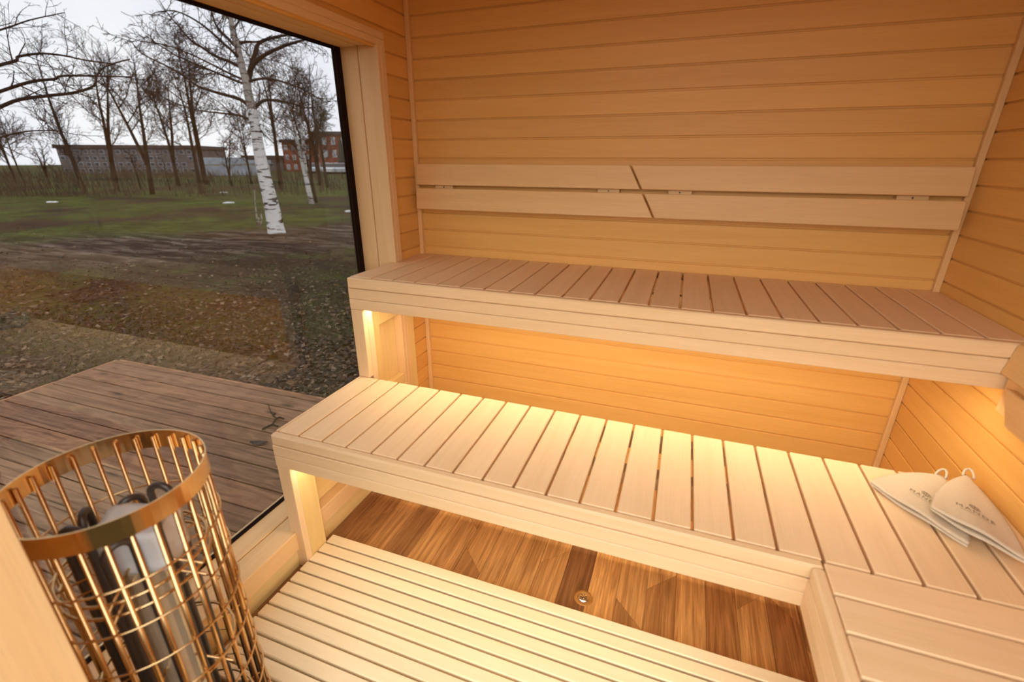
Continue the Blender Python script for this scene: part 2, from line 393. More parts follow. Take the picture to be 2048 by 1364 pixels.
box('leg', 'fascia', XR-.06, XR-.004, -1.02, -.95, ZF, Z1-TH-.05, 'z', lb); box('leg', 'fascia', XW+.03, XW+.08, YF+.02, YF+.09, ZF, Z1-TH-.05, 'z', lb)
for ya, yb in ((-1.064, -1.04), (-.85, -.80), (-.64, -.592)):
    box('bearer', 'hidden', .05, XR-.004, ya, yb, Z1-TH-.045, Z1-TH-.0005, 'x', lb)
for xa, xb in ((XW+.03, XW+.07), (XR-.06, XR-.01)):
    box('bearer', 'hidden', xa, xb, YF+.02, -1.07, Z1-TH-.045, Z1-TH-.0005, 'y', lb)
box('side_panel', 'panel', -.046, -.031, -1.045, -.552, WZ0+.001, .545, 'y', lb)
box('side_rail', 'panel', -.03, .0, -.984, -.53, .44, .545, 'y', lb)

# backrests on the back wall: two sections parted by a slanted slit
def slab(name, poly, face, th, mat, parent, bev=.0025):
    """board whose outline poly [(u,z)] is mapped by face(u,z) -> point on its front; th is a vector to its back"""
    pts = [face(u, z) for u, z in poly]; c = sum(pts, Vector())/len(pts)
    ax = (face(poly[1][0], poly[1][1])-face(poly[0][0], poly[0][1])).normalized(); nrm = -Vector(th).normalized(); up = nrm.cross(ax)
    mt = Matrix((ax, up, nrm)).transposed()
    bm = bmesh.new(); a = [bm.verts.new(mt.inverted() @ (p-c)) for p in pts]
    fce = bm.faces.new(a); ext = bmesh.ops.extrude_face_region(bm, geom=[fce]); vs_ = [g for g in ext['geom'] if isinstance(g, bmesh.types.BMVert)]
    bmesh.ops.translate(bm, vec=mt.inverted() @ Vector(th), verts=vs_); bmesh.ops.recalc_face_normals(bm, faces=bm.faces)
    bmesh.ops.bevel(bm, geom=bm.edges[:], offset=bev, segments=1, affect='EDGES', profile=.5)
    me = bpy.data.meshes.new(name); bm.to_mesh(me); bm.free()
    o = link(name, me, M[mat], None, c, mt.to_euler()); return adopt(o, parent)
def bface(u, z): return Vector((u, -.064+(z-1.262)*.115, z))
bth = Vector((0, 1, -.115)).normalized()*.022
def slitx(z): return 1.036+(1.465-z)*.56
for nm, lab, x0, x1, sl, blocks in (('wall_backrest', 'two plank wooden backrest on the back wall, section nearer the window', .0235, None, -1, ((.115, .21), (.903, .996))),
                                    ('wall_backrest', 'two plank wooden backrest on the back wall, section nearer the right corner', None, 2.170, 1, ((1.193, 1.285), (1.975, 2.07)))):
    bk = empty(nm, ((x0 or x1), -.03, 1.37), label=lab, cat='backrest', group='backrests')
    for za, zb in ((1.376, 1.471), (1.264, 1.361)):
        if sl < 0: poly = [(x0, za), (slitx(za)-.004, za), (slitx(zb)-.004, zb), (x0, zb)]
        else: poly = [(slitx(za)+.004, za), (x1, za), (x1, zb), (slitx(zb)+.004, zb)]
        slab('plank', poly, bface, bth, 'back', bk)
    for xa, xb in blocks:
        s = slab('support_block', [(xa, 1.275), (xb, 1.275), (xb, 1.46), (xa, 1.46)], lambda u, z: bface(u, z)+bth*1.03, Vector((0, .0245, 0)), 'back', bk, .001)
        mb = MB(); cc = bface((xa+xb)/2, 1.3685)+bth*1.03; mb.tube([cc+Vector((0, -.001, 0)), cc+Vector((0, .001, 0))], .0035, 8); mb.build('screw', 'cable', s)
# backrest on the right wall for the wing seat
def rface(u, z): return Vector((2.118+(z-.84)*.14, u, z))
rth = Vector((1, 0, -.14)).normalized()*.022
rb = empty('wall_backrest', (XR-.02, -1.1, .94), label='two plank wooden backrest with slanted end on the right wall above the hats', cat='backrest', group='backrests')
slab('plank', [(-1.85, .948), (Y2-.002, .948), (Y2-.002, 1.037), (-1.85, 1.037)][::-1], rface, rth, 'back', rb)
slab('plank', [(-1.85, .843), (-.712, .843), (-.640, .925), (-1.85, .925)][::-1], rface, rth, 'back', rb)
for ya, yb in ((-.70, -.60), (-1.30, -1.21), (-1.82, -1.73)):
    box('support_block', 'back', 2.152, XR-.001, ya, yb, .84, 1.02, 'z', rb)

# LED strips behind the bench fronts
def led(name, lab, mat, x0, x1, y, z):
    o = empty(name, ((x0+x1)/2, y, z), label=lab, cat='light strip', group='strip lights under the benches')
    box('profile', 'screw', x0, x1, y-.004, y+.013, z-.005, z+.009, 'x', o, 0)
    mb = MB(); mb.v = [Vector(p) for p in ((x0, y+.0008, z-.0095), (x1, y+.0008, z-.0095), (x1, y+.0128, z-.0065), (x0, y+.0128, z-.0065))]; mb.f = [(0, 1, 2, 3)]
    mb.build('diffuser', mat, o)
led('led_strip', 'warm strip light behind the front boards of the higher bench', 'led_up', .05, 2.10, Y2+.033, .9115)
led('led_strip', 'warm strip light behind the front boards of the lower bench', 'led_low', .05, XW-.02, Y1+.033, .4625)

# ------------------------------------------------------------------ duckboard
dk = empty('duckboard', (.9, -1.4, ZF), label='pale slatted wooden duckboard lying on the floor in front of the benches', cat='duckboard')
y = -.9465
while y-.043 > -1.54:
    box('slat', 'duck', .044, 1.80 if y > -1.3 else 1.80, y-.0425, y, .0, .02, 'x', dk, .003); y -= .0499
for xa in (.12, .9, 1.7): box('cross_batten', 'hidden', xa, xa+.045, -1.53, -.96, ZF+.0005, -.0004, 'y', dk)


# ------------------------------------------------------------------ sauna heater
HX, HY, HT, HR = .298, -1.707, .929, .16
ht = empty('sauna_heater', (HX, HY, ZF), label='cylindrical sauna heater in an open polished steel wire cage', cat='heater')
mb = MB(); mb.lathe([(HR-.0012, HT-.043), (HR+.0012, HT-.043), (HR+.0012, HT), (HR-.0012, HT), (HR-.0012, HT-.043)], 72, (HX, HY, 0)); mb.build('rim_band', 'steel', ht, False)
for i in range(28):
    a = 2*math.pi*i/28+.06; x, y_ = HX+(HR-.006)*math.cos(a), HY+(HR-.006)*math.sin(a)
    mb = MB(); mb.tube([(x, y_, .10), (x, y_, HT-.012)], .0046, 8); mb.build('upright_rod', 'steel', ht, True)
k = 0; z = HT-.043-.095
while z > .13:
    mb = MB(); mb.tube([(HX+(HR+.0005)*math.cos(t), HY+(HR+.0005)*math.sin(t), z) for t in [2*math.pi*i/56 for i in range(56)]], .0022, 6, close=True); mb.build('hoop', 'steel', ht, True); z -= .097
mb = MB(); mb.lathe([(0, ZF+.001), (HR-.01, ZF+.001), (HR+.004, ZF+.012), (HR+.004, .095), (HR-.008, .105), (0, .105)], 48, (HX, HY, 0)); mb.build('base', 'black', ht, False)
for i in range(6):                         # hairpin heating elements
    a = 2*math.pi*i/6+.35; rr = .072; cx, cy = HX+rr*math.cos(a), HY+rr*math.sin(a); ta = a+math.pi/2+.5; w_ = .022
    zt = .84+.02*math.sin(i*2.1)
    pts = [(cx-w_*math.cos(ta), cy-w_*math.sin(ta), .11), (cx-w_*math.cos(ta), cy-w_*math.sin(ta), zt-w_)]
    for q in range(1, 8):
        p_ = math.pi*q/8; pts.append((cx-w_*math.cos(p_)*math.cos(ta), cy-w_*math.cos(p_)*math.sin(ta), zt-w_+w_*math.sin(p_)))
    pts += [(cx+w_*math.cos(ta), cy+w_*math.sin(ta), zt-w_), (cx+w_*math.cos(ta), cy+w_*math.sin(ta), .11)]
    mb = MB(); mb.tube(pts, .0072, 10); mb.build('heating_element', 'cable', ht, True)
for z in (.735, .705, .45, .2):            # holder rings and spokes
    mb = MB(); mb.tube([(HX+.125*math.cos(t), HY+.125*math.sin(t), z) for t in [2*math.pi*i/40 for i in range(40)]], .0035, 6, close=True)
    for q in range(3):
        t = q*math.pi/3+.2; mb.tube([(HX-.154*math.cos(t), HY-.154*math.sin(t), z), (HX+.154*math.cos(t), HY+.154*math.sin(t), z)], .0026, 6)
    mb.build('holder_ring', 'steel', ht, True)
# pale inner air guide and white block on it
mb = MB()
mb.lathe([(.043, .105), (.043, .72), (.046, .72), (.046, .105), (.043, .105)], 24, (HX+.012, HY+.01, 0)); mb.build('air_guide', plain('brushed_air_guide', (.74, .62, .42), .3, .6), ht, False)
bm = bmesh.new(); bmesh.ops.create_cube(bm, size=1); bmesh.ops.subdivide_edges(bm, edges=bm.edges[:], cuts=9, use_grid_fill=True)
for v in bm.verts:
    p = v.co.copy(); n_ = noise.noise_vector(p*3.1); v.co = Vector((p.x*.125, p.y*.09, p.z*.10)) + n_*.007
me = bpy.data.meshes.new('insulation'); bm.to_mesh(me); bm.free(); me.shade_smooth()
link('insulation_block', me, M['white'], ht, (HX+.012, HY+.012, .767), (0, 0, .5))['label'] = 'white wrinkled insulation block'

# ------------------------------------------------------------------ felt sauna hats
m, nt, b = newmat('cream_felt'); M['felt'] = m
tcn = N(nt, 'ShaderNodeTexCoord'); nz = N(nt, 'ShaderNodeTexNoise', Scale=260.0, Detail=4.0); nt.links.new(tcn.outputs['Object'], nz.inputs['Vector'])
nt.links.new(mixc(nt, nz.outputs['Fac'], (.56, .43, .28), (.71, .57, .40)), b.inputs['Base Color'])
b.inputs['Roughness'].default_value = .95; b.inputs['Specular IOR Level'].default_value = .1
bp_ = N(nt, 'ShaderNodeBump', Strength=.25, Distance=.002); nt.links.new(nz.outputs['Fac'], bp_.inputs['Height']); nt.links.new(bp_.outputs[0], b.inputs['Normal'])
M['print'] = plain('brown_print', (.20, .13, .07), .8)
def hat(label, hemL, hemR, apex, z0, lift, hump, text_v=.27, ts=.0205):
    hemL, hemR, apex = Vector(hemL), Vector(hemR), Vector(apex)
    mid = (hemL+hemR)/2; ax = (hemR-hemL); up = apex-mid; hw = ax.length/2
    root = empty('sauna_hat', (mid.x, mid.y, z0), label=label, cat='hat', group='felt hats on the bench')
    def wid(v): return max(.06, (1-v**1.5))**.75
    def surf(u, v, lay):                  # lay 0 lower felt, 1 upper felt
        p2 = mid + up*(v - .045*(1-u*u)*(1-v)) + ax*.5*u*wid(v)
        open_ = (1-v)**1.2
        zz = z0 + lift*(.5-.5*u)*(1-.4*v) + .003 + (.004+hump*(1-u*u)*(.35+.65*open_))*(1 if lay else .25) + (.0045 if lay else 0)
        zz += .0022*math.sin(u*5+v*4+lay)*open_
        return Vector((p2.x, p2.y, zz))
    nu, nv = 24, 22
    for lay, nm in ((0, 'lower_felt'), (1, 'upper_felt')):
        vv = []; ff = []
        for th_ in (0, 1):
            for i in range(nv+1):
                for j_ in range(nu+1):
                    p = surf(-1+2*j_/nu, i/nv, lay); vv.append(p+Vector((0, 0, .0036*th_)))
        W_ = nu+1; K = W_*(nv+1)
        for i in range(nv):
            for j_ in range(nu):
                a = i*W_+j_; ff.append((a, a+W_, a+W_+1, a+1)); ff.append((K+a, K+a+1, K+a+W_+1, K+a+W_))
        for j_ in range(nu): ff.append((j_, j_+1, K+j_+1, K+j_)); a = nv*W_+j_; ff.append((a, K+a, K+a+1, a+1))
        for i in range(nv): a = i*W_; ff.append((a, K+a, K+a+W_, a+W_)); a += nu; ff.append((a, a+W_, K+a+W_, K+a))
        o = obj(nm, vv, ff, M['felt'], root, True)
    # hanging loop
    tip = surf(0, 1, 1); d = up.normalized(); s_ = Vector((-d.y, d.x)); pts = []
    for q in range(9):
        t = math.pi*q/8; pts.append(tip + Vector((d.x, d.y, 0))*(.03*math.sin(t)-.006) + Vector((s_.x, s_.y, 0))*.012*math.cos(t) + Vector((0, 0, .012*math.sin(t)+.002)))
    mb = MB(); mb.tube(pts, .0035, 6); mb.build('hanging_loop', 'felt', root, True)
    # printed wordmark and crest, bent onto the felt
    cu = bpy.data.curves.new('wordmark', 'FONT'); cu.body = 'MANDE'; cu.size = ts; cu.space_character = 1.28; cu.align_x = 'CENTER'; cu.resolution_u = 3
    to = bpy.data.objects.new('wordmark_tmp', cu); COL.objects.link(to); dg = bpy.context.evaluated_depsgraph_get(); tm = bpy.data.meshes.new_from_object(to.evaluated_get(dg))
    bpy.data.objects.remove(to); bpy.data.curves.remove(cu)
    def lay_on(me, cy, nm):
        bm = bmesh.new(); bm.from_mesh(me); bmesh.ops.subdivide_edges(bm, edges=bm.edges[:], cuts=1)
        L = up.length
        for v in bm.verts:
            vv_ = text_v + (v.co.y+cy)/L; u_ = v.co.x/(hw*wid(vv_)); p = surf(u_, vv_, 1); v.co = p+Vector((0, 0, .0042))
        bm.to_mesh(me); bm.free(); link(nm, me, M['print'], root)
    lay_on(tm, 0, 'wordmark')
    mb = MB()                              # crest: two curled leaves over a bar
    def stroke(pts, wd):
        b0 = len(mb.v); n_ = len(pts)
        for i, p in enumerate(pts):
            t = Vector(pts[min(i+1, n_-1)])-Vector(pts[max(i-1, 0)]); t.normalize(); q = Vector((-t.y, t.x))*wd
            mb.v += [Vector((p[0]+q.x, p[1]+q.y, 0)), Vector((p[0]-q.x, p[1]-q.y, 0))]
        for i in range(n_-1): mb.f.append((b0+2*i, b0+2*i+1, b0+2*i+3, b0+2*i+2))
    for s in (-1, 1):
        stroke([(s*(.0005+.011*math.sin(t)), .010-.0085*math.cos(t)) for t in [i*math.pi/10 for i in range(11)]], .0008)
        stroke([(s*(.001+.0062*math.sin(t)), .010-.0055*math.cos(t)) for t in [i*math.pi/8 for i in range(9)]], .0007)
        stroke([(s*.002, .004), (s*.006, .009), (s*.0085, .015)], .0007)
    stroke([(0, .001), (0, .019)], .0009)
    me = bpy.data.meshes.new('crest'); me.from_pydata(mb.v, [], mb.f); me.update()
    lay_on(me, ts*.92, 'crest')
    mb = MB(); stroke([(-.032+.0064*i, 0) for i in range(11)], .0005)
    me = bpy.data.meshes.new('underline'); me.from_pydata(mb.v, [], mb.f); me.update(); lay_on(me, -ts*.33, 'underline')
zs = Z1+.0005
hat('cream felt sauna hat on the lower bench, lying partly under the other hat', (1.885, -.705), (2.035, -.905), (2.095, -.60), zs, .0, .006, .30, .019)
hat('cream felt sauna hat on the lower bench, lying on top nearer the wall', (1.985, -.815), (2.125, -.945), (2.150, -.612), zs+.017, .008, .012)

# ------------------------------------------------------------------ terrace deck
dka = R(.9)
dkr = empty('terrace_deck', (-1.7, -.6, GZ), label='weathered brown plank terrace deck outside the window', cat='deck')
dkr.rotation_euler = (0, 0, dka)
DZ = -.15; DX0, DX1 = -3.25, -.235; TW = .1372
ctr = Vector((-1.7, -.6, 0)); rm = Matrix.Rotation(dka, 4, 'Z')
def dbox(name, x0, x1, y0, y1, z0, z1, axis='x', tint=(1, 1, 1), bev=.003):
    o = box(name, 'deck', x0, x1, y0, y1, z0, z1, axis, None, bev)
    l = o.location; p = ctr + rm.to_3x3() @ Vector((l.x-ctr.x, l.y-ctr.y, 0)); o.location = (p.x, p.y, l.z)
    o.rotation_euler = (0, 0, AXR[axis][2]+dka); o.color = (*tint, 1); adopt(o, dkr); return o
yt = .235
dbox('plank', DX0+.03, DX1, yt-.045, yt, DZ-.028, DZ, tint=(1, .95, .92)); yd = yt-.0505
tn = [(1, 1, 1), (1.1, 1.05, 1.0), (.86, .84, .82), (1.03, .99, .95), (.93, .94, .95)]
k = 0
while yd > -3.6:
    dbox('plank', DX0+.03, DX1, yd-TW, yd, DZ-.028, DZ, tint=tn[k % 5]); yd -= TW+.008; k += 1
dbox('edge_board', DX0, DX0+.028, yd, yt, DZ-.14, DZ+.001, 'y', (1.45, 1.35, 1.25))
dbox('edge_board', DX0+.03, DX1, yt+.001, yt+.028, DZ-.14, DZ-.002, 'x', (1.2, 1.1, 1.0))
for xa in (-3.1, -2.2, -1.3, -.45): dbox('joist', xa, xa+.06, yd+.02, yt-.01, GZ-.03, DZ-.0285, 'y', (.6, .6, .6))

# dead leaf and birch twig lying on the deck
def leafmesh(L, W, curl):
    v = []; f = []
    prof = [(0, .03), (.2, .7), (.45, 1), (.7, .75), (1, .03)]
    for t, q in prof:
        for s in (-1, 0, 1): v.append((L*(t-.5), s*W*q*.5, curl*L*((t-.5)**2*1.2+(abs(s)*.22))))
    for i in range(4):
        for s in range(2): a = i*3+s; f.append((a, a+1, a+4, a+3))
    return v, f
M['leaf'] = plain('dead_leaf', (.035, .028, .024), .8)
v, f = leafmesh(.11, .05, .3); p = at(518, 888, 2, DZ)
o = obj('dead_leaf', v, f, M['leaf'], None, True); o.location = (p.x, p.y, DZ+.002); o.rotation_euler = (0, 0, .4); tag(o, 'dark curled dead leaf lying on the deck near the bench corner', 'leaf')
mb = MB()
tw = [[(525, 860), (545, 850), (553, 838), (546, 832), (540, 820), (536, 808)], [(553, 838), (560, 836), (568, 839)], [(545, 850), (556, 854)], [(546, 832), (551, 828)]]
for ln in tw: mb.tube([at(a, c, 2, DZ)+Vector((0, 0, .006)) for a, c in ln], [.006-.0008*i for i in range(len(ln))], 5)
o = mb.build('fallen_twig', 'limb'); tag(o, 'thin forked birch twig lying across the deck planks', 'twig')

# ------------------------------------------------------------------ ground
m, nt, b = newmat('leafy_ground'); M['ground'] = m
g = N(nt, 'ShaderNodeNewGeometry'); pos = g.outputs['Position']
def gn(scale, det=5.0, sx=(1, 1, 1), rough=.6):
    mp = N(nt, 'ShaderNodeMapping'); mp.inputs['Scale'].default_value = sx; nt.links.new(pos, mp.inputs['Vector'])
    n_ = N(nt, 'ShaderNodeTexNoise', Scale=scale, Detail=det, Roughness=rough); nt.links.new(mp.outputs[0], n_.inputs['Vector']); return n_.outputs['Fac']
def mth(op, a, c):
    n_ = N(nt, 'ShaderNodeMath', operation=op)
    for i, x in enumerate((a, c)):
        if isinstance(x, (int, float)): n_.inputs[i].default_value = x
        else: nt.links.new(x, n_.inputs[i])
    return n_.outputs[0]
sep = N(nt, 'ShaderNodeSeparateXYZ'); nt.links.new(pos, sep.inputs[0])
dist = mth('ADD', mth('MULTIPLY', sep.outputs[0], -.62), mth('MULTIPLY', sep.outputs[1], .78))   # metres out from the sauna towards the birch
dw = mth('ADD', dist, mth('MULTIPLY', mth('SUBTRACT', gn(.35, 3.0), .5), 5.0))
soil = mixc(nt, gn(9, 8.0), (.02, .014, .010), (.12, .085, .06))
litter = mixc(nt, ramp(nt, gn(16, 6.0), .44, .64), (.010, .008, .004), (.075, .045, .020))
grass = mixc(nt, gn(22, 6.0), (.026, .044, .007), (.135, .185, .036))
near = mixc(nt, ramp(nt, gn(1.1, 4.0), .48, .62), litter, mixc(nt, .5, litter, grass))
far = mixc(nt, ramp(nt, gn(.22, 5.0), .40, .52), mixc(nt, .45, soil, litter), grass)
band = mth('MULTIPLY', ramp(nt, mth('DIVIDE', dw, 20.0), .43, .49), ramp(nt, mth('DIVIDE', dw, 20.0), .62, .72, (1, 1, 1), (0, 0, 0)))
base = mixc(nt, ramp(nt, mth('DIVIDE', dw, 20.0), .47, .62), near, far)
track = mixc(nt, ramp(nt, gn(2.2, 6.0, (.35, 1.6, 1)), .45, .62), (.026, .018, .013), (.21, .165, .135))
gcol = mixc(nt, mth('MULTIPLY', band, .92), base, track)
gcol = mixc(nt, 1.0, gcol, ramp(nt, gn(4.5, 8.0, (1, 1, 1), .7), .36, .64, (.35, .33, .30), (1.25, 1.2, 1.15)), 'MULTIPLY')
nt.links.new(mixc(nt, 1.0, gcol, ramp(nt, gn(.8, 4.0), .35, .62, (.62, .58, .55), (1.2, 1.2, 1.15)), 'MULTIPLY'), b.inputs['Base Color'])
b.inputs['Roughness'].default_value = .95; b.inputs['Specular IOR Level'].default_value = .12
bp_ = N(nt, 'ShaderNodeBump', Strength=.9, Distance=.05); nt.links.new(gn(14, 8.0), bp_.inputs['Height']); nt.links.new(bp_.outputs[0], b.inputs['Normal'])
def gh(x, y_):
    d = math.hypot(x, y_); a = .05*min(1, max(0, (d-4)/6))
    return GZ + a*noise.noise(Vector((x*.35, y_*.35, 1)))*1.4 + .018*noise.noise(Vector((x*2.3, y_*2.3, 4))) if d < 60 else GZ
vv = []; ff = []
xs = [-220, -160, -110, -75, -50, -38]+[-30+.5*i for i in range(60)]+[0+1.5*i for i in range(0, 4)]+[8, 15, 30, 60, 120]
ys = [-120, -60, -30, -15, -8]+[-5+.5*i for i in range(0, 64)]+[28, 34, 42, 55, 75, 110, 160, 220]
for x in xs:
    for y_ in ys: vv.append((x, y_, gh(x, y_)))
n_ = len(ys)
for i in range(len(xs)-1):
    for j_ in range(n_-1): a = i*n_+j_; ff.append((a, a+n_, a+n_+1, a+1))
gr = obj('ground', vv, ff, M['ground'], None, True); tag(gr, kind='structure')

# fallen leaves and grass near the house
def inframe(x, y_, z):
    d = Vector((x, y_, z))-CAM; q = d.dot(_f)
    if q <= .1: return False
    u = d.dot(AX_R)/q*F_PX+1024; v_ = d.dot(AX_D)/q*F_PX+682
    return -60 < u < 800 and 200 < v_ < 860
vv = []; ff = []
for i in range(15000):
    t = rnd.random()**.55; px, py = rnd.uniform(-40, 760), 455+t*360
    p = gpt(px, py)
    if p.x > -.3 or (p.x > -3.35 and p.y < .3): continue
    L = rnd.uniform(.035, .085); W = L*rnd.uniform(.5, .8); a = rnd.uniform(0, 6.3); tl = rnd.uniform(-.5, .5); z = gh(p.x, p.y)+rnd.uniform(.006, .03)
    mt = Matrix.Translation((p.x, p.y, z)) @ Matrix.Rotation(a, 4, 'Z') @ Matrix.Rotation(tl, 4, 'Y') @ Matrix.Rotation(rnd.uniform(-.5, .5), 4, 'X')
    b0 = len(vv); h = L*rnd.uniform(-.2, .2)
    vv += [mt @ Vector(q) for q in ((-L/2, 0, h), (0, -W/2, 0), (L/2, 0, h), (0, W/2, 0))]; ff.append((b0, b0+1, b0+2, b0+3))
m, nt, b = newmat('fallen_leaves')
g = N(nt, 'ShaderNodeNewGeometry')
rp = N(nt, 'ShaderNodeValToRGB'); e = rp.color_ramp.elements; e[0].position = 0; e[0].color = (.018, .013, .010, 1); e[1].position = 1; e[1].color = (.25, .175, .11, 1)
e = rp.color_ramp.elements.new(.55); e.color = (.045, .026, .014, 1); e = rp.color_ramp.elements.new(.8); e.color = (.115, .052, .02, 1)
nt.links.new(g.outputs['Random Per Island'], rp.inputs['Fac']); nt.links.new(rp.outputs['Color'], b.inputs['Base Color']); b.inputs['Roughness'].default_value = .7; b.inputs['Specular IOR Level'].default_value = .3
o = obj('fallen_leaves', vv, ff, m); tag(o, 'brown fallen leaves scattered over the ground beyond the deck', 'leaves', kind='stuff')
vv = []; ff = []
for i in range(34000):
    t = rnd.random()**.5; px, py = rnd.uniform(-40, 760), 372+t*440
    p = gpt(px, py)
    if p.x > -.3 or (p.x > -3.35 and p.y < .3): continue
    dd = .62*-p.x+.78*p.y
    if 9 < dd < 13.5 and rnd.random() < .92: continue
    if noise.noise(Vector((p.x*.5, p.y*.5, 9))) < (-.02 if dd < 9 else .0): continue
    s = 1+max(0, dd-8)*.06; h = rnd.uniform(.03, .085)*s; w_ = .003*s; a = rnd.uniform(0, 6.3); z = gh(p.x, p.y)-.004
    ln = Vector((math.cos(a+1.2), math.sin(a+1.2), 0))*h*rnd.uniform(.2, .9); b0 = len(vv); sd = Vector((math.cos(a), math.sin(a), 0))*w_
    q = Vector((p.x, p.y, z)); vv += [q-sd, q+sd, q+ln+Vector((0, 0, h))]; ff.append((b0, b0+1, b0+2))
m, nt, b = newmat('grass_blades')
g = N(nt, 'ShaderNodeNewGeometry'); c = ramp(nt, g.outputs['Random Per Island'], 0, 1, (.025, .045, .006), (.13, .155, .032)); nt.links.new(c, b.inputs['Base Color']); b.inputs['Roughness'].default_value = .7
o = obj('grass', vv, ff, m); tag(o, 'short patchy green grass growing between the fallen leaves', 'grass', kind='stuff')

# ------------------------------------------------------------------ trees
def grow(mb, pts, rad, n, tr, lv, density, twl, up=.12, spread=1.0, rmin=.003):
    """side shoots along a limb; recursive"""
    if lv == 0: return
    pts = [Vector(p) for p in pts]
    L = sum((pts[i+1]-pts[i]).length for i in range(len(pts)-1))
    cnt = max(2, int(density*L+.5))
    for c in range(cnt):
        t = .1+.9*(c+tr.random())/cnt; s = t*(len(pts)-1); i = min(int(s), len(pts)-2); fr_ = s-i
        p = pts[i].lerp(pts[i+1], fr_); d = (pts[i+1]-pts[i]).normalized(); r0 = (rad[i]*(1-fr_)+rad[i+1]*fr_)
        side = Vector((tr.gauss(0, 1), tr.gauss(0, 1), tr.gauss(0, .8))); side -= d*side.dot(d); side.normalize()
        v = (d*tr.uniform(.45, .9)+side*spread*tr.uniform(.5, 1.0)+Vector((0, 0, up))).normalized()
        l = twl*tr.uniform(.5, 1.2)*(1-.5*t); k = 4 if lv > 1 else 3
        q = [p]
        for j_ in range(k):
            v = (v+Vector((tr.gauss(0, .17), tr.gauss(0, .17), tr.gauss(0, .13)+up*.25))).normalized(); q.append(q[-1]+v*l/k)
        rr = max(min(r0*.62, l*.012), rmin*(1+.45*(lv-1))); rl = [max(rr*(1-.75*j_/k), rmin*.8) for j_ in range(k+1)]
        mb.tube(q, rl, n, cap=False)
        grow(mb, q, rl, 3, tr, lv-1, density*1.75, l*.52, up, spread, rmin)
def poly(pix, dep, dd=0.0):
    n_ = len(pix); return [depth(a, c, dep+dd*i/(n_-1)) for i, (a, c) in enumerate(pix)]
def smooth(pts, sub=3):
    out = []
    for i in range(len(pts)-1):
        p0, p1, p2, p3 = pts[max(i-1, 0)], pts[i], pts[i+1], pts[min(i+2, len(pts)-1)]
        for s in range(sub):
            t = s/sub; out.append(.5*((2*p1)+(p2-p0)*t+(2*p0-5*p1+4*p2-p3)*t*t+(3*p1-p0-3*p2+p3)*t**3))
    out.append(pts[-1]); return out
def dep_of(p): return (p-CAM).dot(_f)

# the white birch
bb = gpt(553, 467); bd = dep_of(bb)
bt = empty('birch_tree', bb, label='tall bare white barked birch standing in front of the other trees', cat='tree')
tp = [(555, 472), (552, 458), (546, 425), (537, 385), (527, 345), (518, 300), (512, 262), (505, 222), (497, 190), (493, 165), (483, 130), (476, 98), (468, 70), (460, 30), (452, -20), (446, -70)]
tw_ = [40, 34, 31, 28, 25, 23, 21, 19, 17, 16, 14, 13, 12, 10, 8, 5]
tpts = [depth(a, c, bd) for a, c in tp]; trd = [x*bd/F_PX/2*.93 for x in tw_]
mb = MB(); mb.tube(smooth(tpts[:8]), [trd[i//3]*(1-(i % 3)/3)+trd[min(i//3+1, 7)]*((i % 3)/3) for i in range(22)], 14); mb.build('trunk', 'birch', bt, True)
mb = MB(); mb.tube(smooth(tpts[7:]), [trd[7+i//3]*(1-(i % 3)/3)+trd[min(8+i//3, 15)]*((i % 3)/3) for i in range(25)], 12); mb.build('upper_trunk', 'birch_up', bt, True)
limbs = [([(494, 170), (497, 158), (503, 132), (510, 109), (518, 86), (552, 74), (594, 66), (650, 50)], 13, 1.0), ([(500, 142), (510, 125), (534, 107), (573, 90), (596, 83), (622, 73), (680, 40)], 9, -.5),
         ([(474, 88), (492, 84), (518, 83), (545, 70)], 6, .4), ([(496, 163), (529, 157), (570, 165), (614, 183), (650, 205)], 5, -.8), ([(508, 218), (526, 202), (552, 201), (590, 209), (614, 216), (645, 212)], 7, .6),
         ([(468, 90), (452, 73), (438, 60), (428, 40), (418, 5), (400, -40)], 6, .5), ([(477, 118), (471, 108), (445, 85), (420, 62), (390, 40), (350, 22), (310, 25)], 6, -.8),
         ([(482, 135), (455, 122), (428, 111), (400, 92), (380, 79), (355, 50), (336, 28), (318, 0)], 6, .9), ([(488, 160), (455, 145), (420, 127), (380, 108), (330, 90), (280, 82)], 4, -.4),
         ([(488, 168), (446, 151), (420, 140), (375, 122), (330, 98), (290, 70)], 4.5, .5), ([(497, 212), (484, 201), (469, 195), (440, 187), (420, 181), (395, 172), (365, 150), (330, 130), (285, 108), (262, 82)], 7, -.6),
         ([(502, 240), (488, 234), (473, 230), (440, 226), (400, 221), (350, 206), (300, 180)], 4.5, 1.0), ([(466, 60), (476, 45), (488, 25), (496, -10)], 4, .3), ([(463, 45), (448, 25), (436, 0), (420, -40)], 4, -.4)]
tr = random.Random(3); twg = MB()
for px, wd, dd in limbs:
    q = smooth(poly(px, bd, dd)); n_ = len(q); rl = [wd*bd/F_PX/2*(1-.85*i/(n_-1))+.004 for i in range(n_)]
    mb = MB(); mb.tube(q, rl, 7); mb.build('limb', 'limb', bt, True)
    grow(twg, q, rl, 3, tr, 3, 3.9, 1.5, -.02, 1.0, .42*bd/F_PX)
tg = twg.build('twigs', 'limb', bt); tg['kind'] = 'stuff'
# sucker stems beside the birch
sp = gpt(516, 454); mb = MB(); d0 = dep_of(sp)
for ln in ([(516, 455), (513, 430), (510, 405), (509, 380)], [(521, 452), (524, 440), (522, 428)], [(518, 450), (517, 435)]): mb.tube(poly(ln, d0), [.035-.009*i for i in range(len(ln))], 6)
o = mb.build('sapling_stump', 'birch_up', None, True); o.location = (0, 0, 0); tag(o, 'pale broken sapling stem beside the foot of the white birch', 'sapling')

